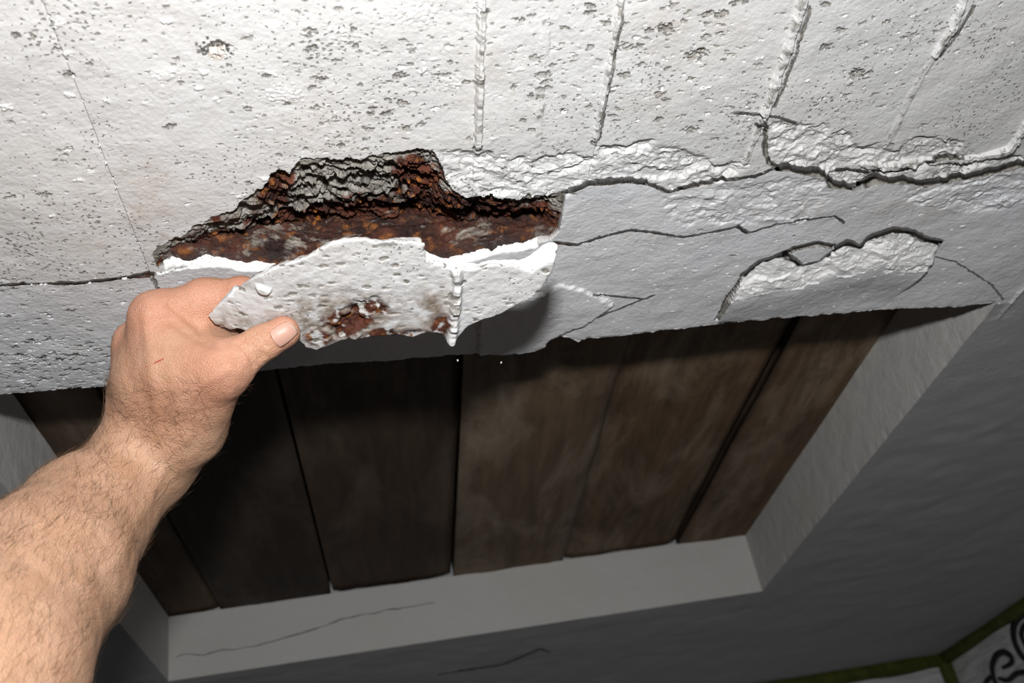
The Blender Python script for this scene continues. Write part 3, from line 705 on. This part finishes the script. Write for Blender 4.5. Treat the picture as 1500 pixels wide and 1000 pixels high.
T0 = J(282, 628, .600); T1 = J(325, 541, c_th-.017); T2 = J(383, 503, c_th-.0125); T3 = J(415.5, 486, c_th-.0085)
WEB = J(268, 540, .585); DOR = J(225, 560, .590); HE = J(262, 620, .605); WB1 = J(272, 482, .604); WB2 = J(338, 524, .598)
def hand_fn(P):
    dd = cone(P, W0, A1, .0225, .0295)
    dd = smin(dd, cone(P, W0b, A1b, .0200, .0280), .012)
    dd = smin(dd, cone(P, A1, A2, .0305, .0385), .012); dd = smin(dd, cone(P, A1b, A2b, .0280, .036), .012)
    dd = smin(dd, cone(P, A2, A3, .0385, .0445), .012); dd = smin(dd, cone(P, A3, EL, .0445, .042), .012); dd = smin(dd, cone(P, EL, UA, .042, .048), .012)
    palm = cone(P, W0, I1, .0200, .0125)
    palm = smin(palm, cone(P, W0, Mm1, .0200, .0128), .014)
    palm = smin(palm, cone(P, W0b, Rr1, .0190, .0115), .014); palm = smin(palm, cone(P, W0b, Pp1, .0185, .0110), .014)
    palm = smin(palm, cone(P, DOR, WEB, .0185, .0185), .014)
    palm = smin(palm, cone(P, HE, WEB, .0190, .0175), .014); palm = smin(palm, cone(P, W0, HE, .0200, .0190), .014)
    palm = smin(palm, cone(P, I1, WEB, .0120, .0160), .012); palm = smin(palm, cone(P, WB1, WB2, .0135, .0135), .012)
    dd = smin(dd, palm, .014)
    th = cone(P, T0, T1, .0165, .0120); th = smin(th, cone(P, T1, T2, .0118, .0086), .006); th = smin(th, cone(P, T2, T3, .0087, .0079), .004)
    th = smin(th, cone(P, WEB, T1, .0165, .0115), .012)
    dd = smin(dd, th, .016)
    ix = cone(P, I1, I2, .0128, .0102); ix = smin(ix, cone(P, I2, I3, .0102, .0092), .008); ix = smin(ix, cone(P, I3, I4, .0092, .0078), .004)
    dd = smin(dd, ix, .007)
    for (a, b, c, e, r) in ((Mm1, Mm2, Mm3, Mm4, .0108), (Rr1, Rr2, Rr3, Rr4, .0102), (Pp1, Pp2, Pp3, Pp4, .0090)):
        fg = cone(P, a, b, r*1.12, r); fg = smin(fg, cone(P, b, c, r, r*.9), .003); fg = smin(fg, cone(P, c, e, r*.9, r*.78), .003); dd = smin(dd, fg, .004)
    return dd-.0012
alljs = np.stack([W0, A1, A2, A3, EL, UA, I1, I4, Mm2, Mm4, Rr2, Rr4, Pp2, Pp4, T1, T3, WEB])
HV, HF = surface(hand_fn, alljs.min(0)-.06, alljs.max(0)+.06, .0013)
def grad(P, e=.0006):
    g = np.stack([hand_fn(P+np.eye(3)[k]*e)-hand_fn(P-np.eye(3)[k]*e) for k in range(3)], -1); return g/np.linalg.norm(g, axis=1)[:, None]
HN = grad(HV); hp, hd = project(HV); facing = ((CAM-HV)*HN).sum(1) > 0
disp = .0004*fbm(HV[:, 0]*90, HV[:, 1]*90, HV[:, 2]*90, o=3)
def crease(pts, dp, wpx):
    global disp
    q_, _ = pdist(hp[:, 0], hp[:, 1], np.array(pts, float)); disp = disp-np.where(facing, dp*np.exp(-(q_/wpx)**2), 0)
def ridge(pts, dp, wpx): crease(pts, -dp, wpx)
for pts, dp, wp in (([(357, 497), (368, 503), (377, 515), (381, 527)], .0017, 3.), ([(365, 490), (376, 498), (384, 510), (387, 522)], .0017, 3.), ([(372, 486), (382, 494), (390, 506)], .0014, 3.),
        ([(350, 503), (360, 511), (368, 523), (372, 535)], .0014, 3.), ([(293, 480), (300, 497), (316, 506), (330, 505)], .0008, 6.), ([(248, 446), (262, 456), (280, 470), (293, 482)], .0016, 6.), ([(250, 468), (275, 488), (305, 503)], .0012, 7.),
        ([(288, 672), (320, 655), (352, 610)], .0005, 6.), ([(150, 648), (190, 640), (230, 652)], .0007, 6.)):
    crease(pts, dp, wp)
for pts, dp, wp in (([(214, 465), (222, 540), (232, 610)], .0010, 9.), ([(262, 600), (300, 560), (335, 540)], .0009, 9.), ([(330, 536), (345, 545)], .0010, 12.), ([(220, 450), (240, 446)], .0010, 14.), ([(270, 640), (225, 720), (165, 830)], .0008, 9.), ([(120, 690), (60, 760), (0, 840)], .0008, 14.)):
    ridge(pts, dp, wp)
# nail bed sunk a little
NAIL = np.array([(392, 486), (420, 469.5), (438, 487), (409, 512)], float)
ns = spoly(hp[:, 0], hp[:, 1], NAIL); disp = disp-np.where(facing & (np.linalg.norm(HV-T3, axis=1) < .02), .0007*(1-sst(-2, 1.5, ns)), 0)
red = np.zeros(len(HV))
for c_, r, k in ((I1, .024, .9), (I2, .022, .8), (I3, .02, .9), (T1, .024, .75), (T3, .014, .9), (T2, .014, .5), (Mm1, .02, .8), (WEB, .03, .45), (Rr1, .02, .5)):
    red = np.maximum(red, k*np.exp(-(np.linalg.norm(HV-c_, axis=1)/r)**2))
HVd = HV+HN*disp[:, None]
root = mesh('person', HVd, HF[:, ::-1], M_skin, None, dict(red=red))
tag(root, 'bare hairy forearm and hand reaching up, gripping the broken concrete slab between thumb and fingers', 'person')
def trace(x, y, start=.30):
    dd = Wm@np.array([x-750., y-500., f])/f; dn = np.linalg.norm(dd); tcur = start
    for _ in range(90):
        p = CAM+dd*tcur; s_ = hand_fn(p[None])[0]
        if s_ < 2e-5: break
        tcur += s_/dn*.9
    return p
# thumb nail
g = 15; rows = []; tipa = []
qa, qb, qc, qd = NAIL                                # base-top, tip-top, tip-bottom, base-bottom
for i in range(g):
    for j in range(g):
        s_, t_ = i/(g-1)*2-1, j/(g-1)*2-1            # along, across; rounded square
        s2, t2 = s_*math.sqrt(1-.30*t_*t_), t_*math.sqrt(1-.22*s_*s_)
        a, b = (s2+1)/2, (t2+1)/2
        xy = (qa*(1-a)+qb*a)*(1-b)+(qd*(1-a)+qc*a)*b; rows.append(xy); tipa.append(a)
NP = np.array([trace(*p) for p in rows]); NN = grad(NP); sa = np.array(tipa)
tt_ = np.array([(k % g)/(g-1)*2-1 for k in range(g*g)])
NPt = NP+NN*(.00035+.0006*np.clip(sa-.1, 0, 1)+.0003*(1-tt_**2))[:, None]
I = np.arange(g*g).reshape(g, g); Q = np.stack([I[:-1, :-1], I[1:, :-1], I[1:, 1:], I[:-1, 1:]], -1).reshape(-1, 4)
bv = NP-NN*.0006; Qb = Q[:, ::-1]+g*g; bd = list(I[0, :])+list(I[1:, -1])+list(I[-1, -2::-1])+list(I[-2:0:-1, 0])
Qs = np.array([(bd[k], bd[(k+1) % len(bd)], bd[(k+1) % len(bd)]+g*g, bd[k]+g*g) for k in range(len(bd))])
tag(mesh('thumb_nail', np.vstack([NPt, bv]), np.vstack([Q, Qb, Qs]), M_nail, root, dict(tip=np.r_[sa, sa])), 'short pale pink thumb nail')
# red scratch on the back of the hand
sp_ = [trace(x, y) for x, y in [(213, 538), (219, 534.5), (225, 532.5), (232, 529), (240, 525)]]; sn = grad(np.array(sp_))
P = []
for k, (p, nn) in enumerate(zip(sp_, sn)):
    wd = .0005*(1-abs(k-2)/2.6); up = np.array([0, 0, 1.]); P += [p+nn*.00055+up*wd, p+nn*.00055-up*wd, p-nn*.0008-up*wd, p-nn*.0008+up*wd]
Q = [(4*k+r, 4*k+4+r, 4*k+4+(r+1) % 4, 4*k+(r+1) % 4) for k in range(4) for r in range(4)]
tag(mesh('scratch', P, Q, M_scr, root), 'thin red scratch on the back of the hand')
# hair on forearm and back of the hand
axis_ = (W0-A2)/np.linalg.norm(W0-A2)
along = ((HV-A2)@axis_); LW = np.linalg.norm(W0-A2)
wgt = np.where((along > -.12) & (along < LW+.004), 1., 0.)
hb = np.exp(-(((hp[:, 0]-200)/45)**2+((hp[:, 1]-605)/38)**2))*facing
wgt = np.maximum(wgt*(.35+.65*sst(-.3, .3, fbm(HV[:, 0]*40, HV[:, 1]*40, HV[:, 2]*40, o=2))), hb)
wgt *= np.where(hp[:, 0]+.55*hp[:, 1] < 640-.0*hp[:, 1], 1., .25)
wgt *= (hp[:, 1] > 560); wgt /= wgt.sum()
pick = rng.choice(len(HV), 5200, p=wgt); hv = []; hf = []
for k, i in enumerate(pick):
    p = HVd[i]+rng.normal(size=3)*.0005; nn = HN[i]; tdir = axis_+.35*rng.normal(size=3)+np.array([-.25, 0, .15]); tdir -= nn*(tdir@nn); tdir /= np.linalg.norm(tdir)
    ln = rng.uniform(.005, .012); sd = np.cross(nn, tdir); cv = rng.normal()*.25; r0 = rng.uniform(.00005, .00009); b0 = len(hv)
    for s_ in range(4):
        t_ = s_/3; c_ = p+tdir*ln*t_+nn*ln*(.28*t_-.12*t_*t_)+sd*ln*cv*t_*t_; r = r0*(1-.8*t_)
        hv += [c_+sd*r, c_-sd*r*.5+nn*r*.87, c_-sd*r*.5-nn*r*.87]
    for s_ in range(3):
        for e in range(3): hf.append((b0+3*s_+e, b0+3*s_+(e+1) % 3, b0+3*s_+3+(e+1) % 3, b0+3*s_+3+e))
tag(mesh('arm_hair', np.array(hv), np.array(hf), M_hair, root), 'fine brown hair on the forearm and wrist', kind='stuff')

# ---------------------------------------------------------------- rest of the room
def wall(name, lo_, hi_, mat):
    v, q_ = box(lo_, hi_); o = mesh(name, v, q_, mat, smooth=False); o['kind'] = 'structure'; return o
wall('floor', (WU0-.1, WV0-.1, -.1), (WU1+.1, WV1+.1, 0), M_floor)
wall('wall_far', (WU0-.1, WV1, 0), (WU1+.1, WV1+.1, H+.2), M_wall)
wall('wall_right', (WU1, WV0-.1, 0), (WU1+.1, WV1, H+.2), M_wall)
def bead(name, a, b, r, seed):                     # hand-run bead of sealant in a corner
    a = np.array(a, float); b = np.array(b, float); n = 60; k = 8; tt = np.linspace(0, 1, n); e = (b-a)/np.linalg.norm(b-a)
    s1 = np.cross(e, [.3, .5, .8]); s1 /= np.linalg.norm(s1); s2 = np.cross(e, s1); P = []
    for i, t_ in enumerate(tt):
        rr_ = r*(1+.5*float(noise(np.array([i*.35]), np.array([seed]))[0])); c_ = a+(b-a)*t_
        P += [c_+(math.cos(2*math.pi*j/k)*s1+math.sin(2*math.pi*j/k)*s2)*rr_ for j in range(k)]
    Q = np.array([(i*k+j, i*k+(j+1) % k, (i+1)*k+(j+1) % k, (i+1)*k+j) for i in range(n-1) for j in range(k)])
    o = mesh(name, np.array(P), Q, M_green); o['kind'] = 'structure'; return o
bead('trim_1', (WU0, WV1-.004, H-.008), (WU1, WV1-.004, H-.008), .016, 2.2)
bead('trim_2', (WU1-.004, WV1, H-.008), (WU1-.004, WV0, H-.008), .014, 3.2)
bead('trim_3', (WU1-.004, WV1-.004, H), (WU1-.004, WV1-.004, 0), .016, 4.2)
# painted scrolls on the right wall
def onwall(x, y):
    dd = Wm@np.array([x-750., y-500., f]); s_ = (WU1-.002)/dd[0]; return CAM+dd*s_
gr = empty('graffiti', (WU1-.002, 1.7, H-.25)); tag(gr, 'black painted scroll ornament on the grey wall by the ceiling', 'graffiti')
def scroll(pts, wd):
    C = np.array([onwall(*p) for p in pts]); tt = np.linspace(0, len(C)-1, len(C)*8); out = []
    for q_ in tt:
        i = min(int(q_), len(C)-2); u_ = q_-i; p0, p1, p2, p3 = C[max(i-1, 0)], C[i], C[i+1], C[min(i+2, len(C)-1)]
        out.append(.5*((2*p1)+(-p0+p2)*u_+(2*p0-5*p1+4*p2-p3)*u_**2+(-p0+3*p1-3*p2+p3)*u_**3))
    out = np.array(out); n = len(out); tg = np.gradient(out, axis=0); tg /= np.linalg.norm(tg, axis=1)[:, None]; sd = np.cross(tg, [1, 0, 0])
    fr_ = np.array([-.001, 0, 0]); ww = wd*np.sin(np.linspace(.25, math.pi-.25, n))**.5
    P = np.concatenate([out+sd*ww[:, None]+fr_, out-sd*ww[:, None]+fr_, out-sd*ww[:, None]-fr_*2, out+sd*ww[:, None]-fr_*2])
    Q = np.array([(r*n+i, r*n+i+1, ((r+1) % 4)*n+i+1, ((r+1) % 4)*n+i) for r in range(4) for i in range(n-1)])
    mesh('stroke', P-np.array(gr.location), Q, M_black, gr, smooth=False)
scroll([(1468, 978), (1480, 972), (1481, 962), (1470, 955), (1459, 960), (1453, 975), (1455, 992), (1462, 1006), (1475, 1010)], .006)
scroll([(1462, 993), (1476, 996), (1490, 986), (1510, 984), (1530, 990)], .005)
scroll([(1512, 975), (1496, 960), (1486, 940), (1484, 920), (1491, 905), (1504, 899), (1520, 905)], .007)
scroll([(1512, 960), (1502, 945), (1496, 930), (1500, 916), (1512, 912)], .005)
scroll([(1438, 1012), (1445, 998), (1452, 990)], .005)

# crumbs shaken loose, falling past the slab
for (x, y, D, lb) in ((670, 528, .60, 'pale crumb of concrete falling just below the slab'), (734, 531, .60, 'smaller dull crumb of concrete falling to the right')):
    c_ = at(x, y, D); ph = rng.normal(size=(12, 3)); ph = ph/np.linalg.norm(ph, axis=1)[:, None]*rng.uniform(.0006, .0009, (12, 1))
    import bmesh
    bm = bmesh.new(); [bm.verts.new(p) for p in ph]; bmesh.ops.convex_hull(bm, input=bm.verts)
    me = bpy.data.meshes.new('crumb'); bm.to_mesh(me); bm.free(); me.materials.append(M_reveal)
    o = bpy.data.objects.new('crumb', me); COL.objects.link(o); o.location = c_; tag(o, lb, 'crumb', 'falling crumbs')
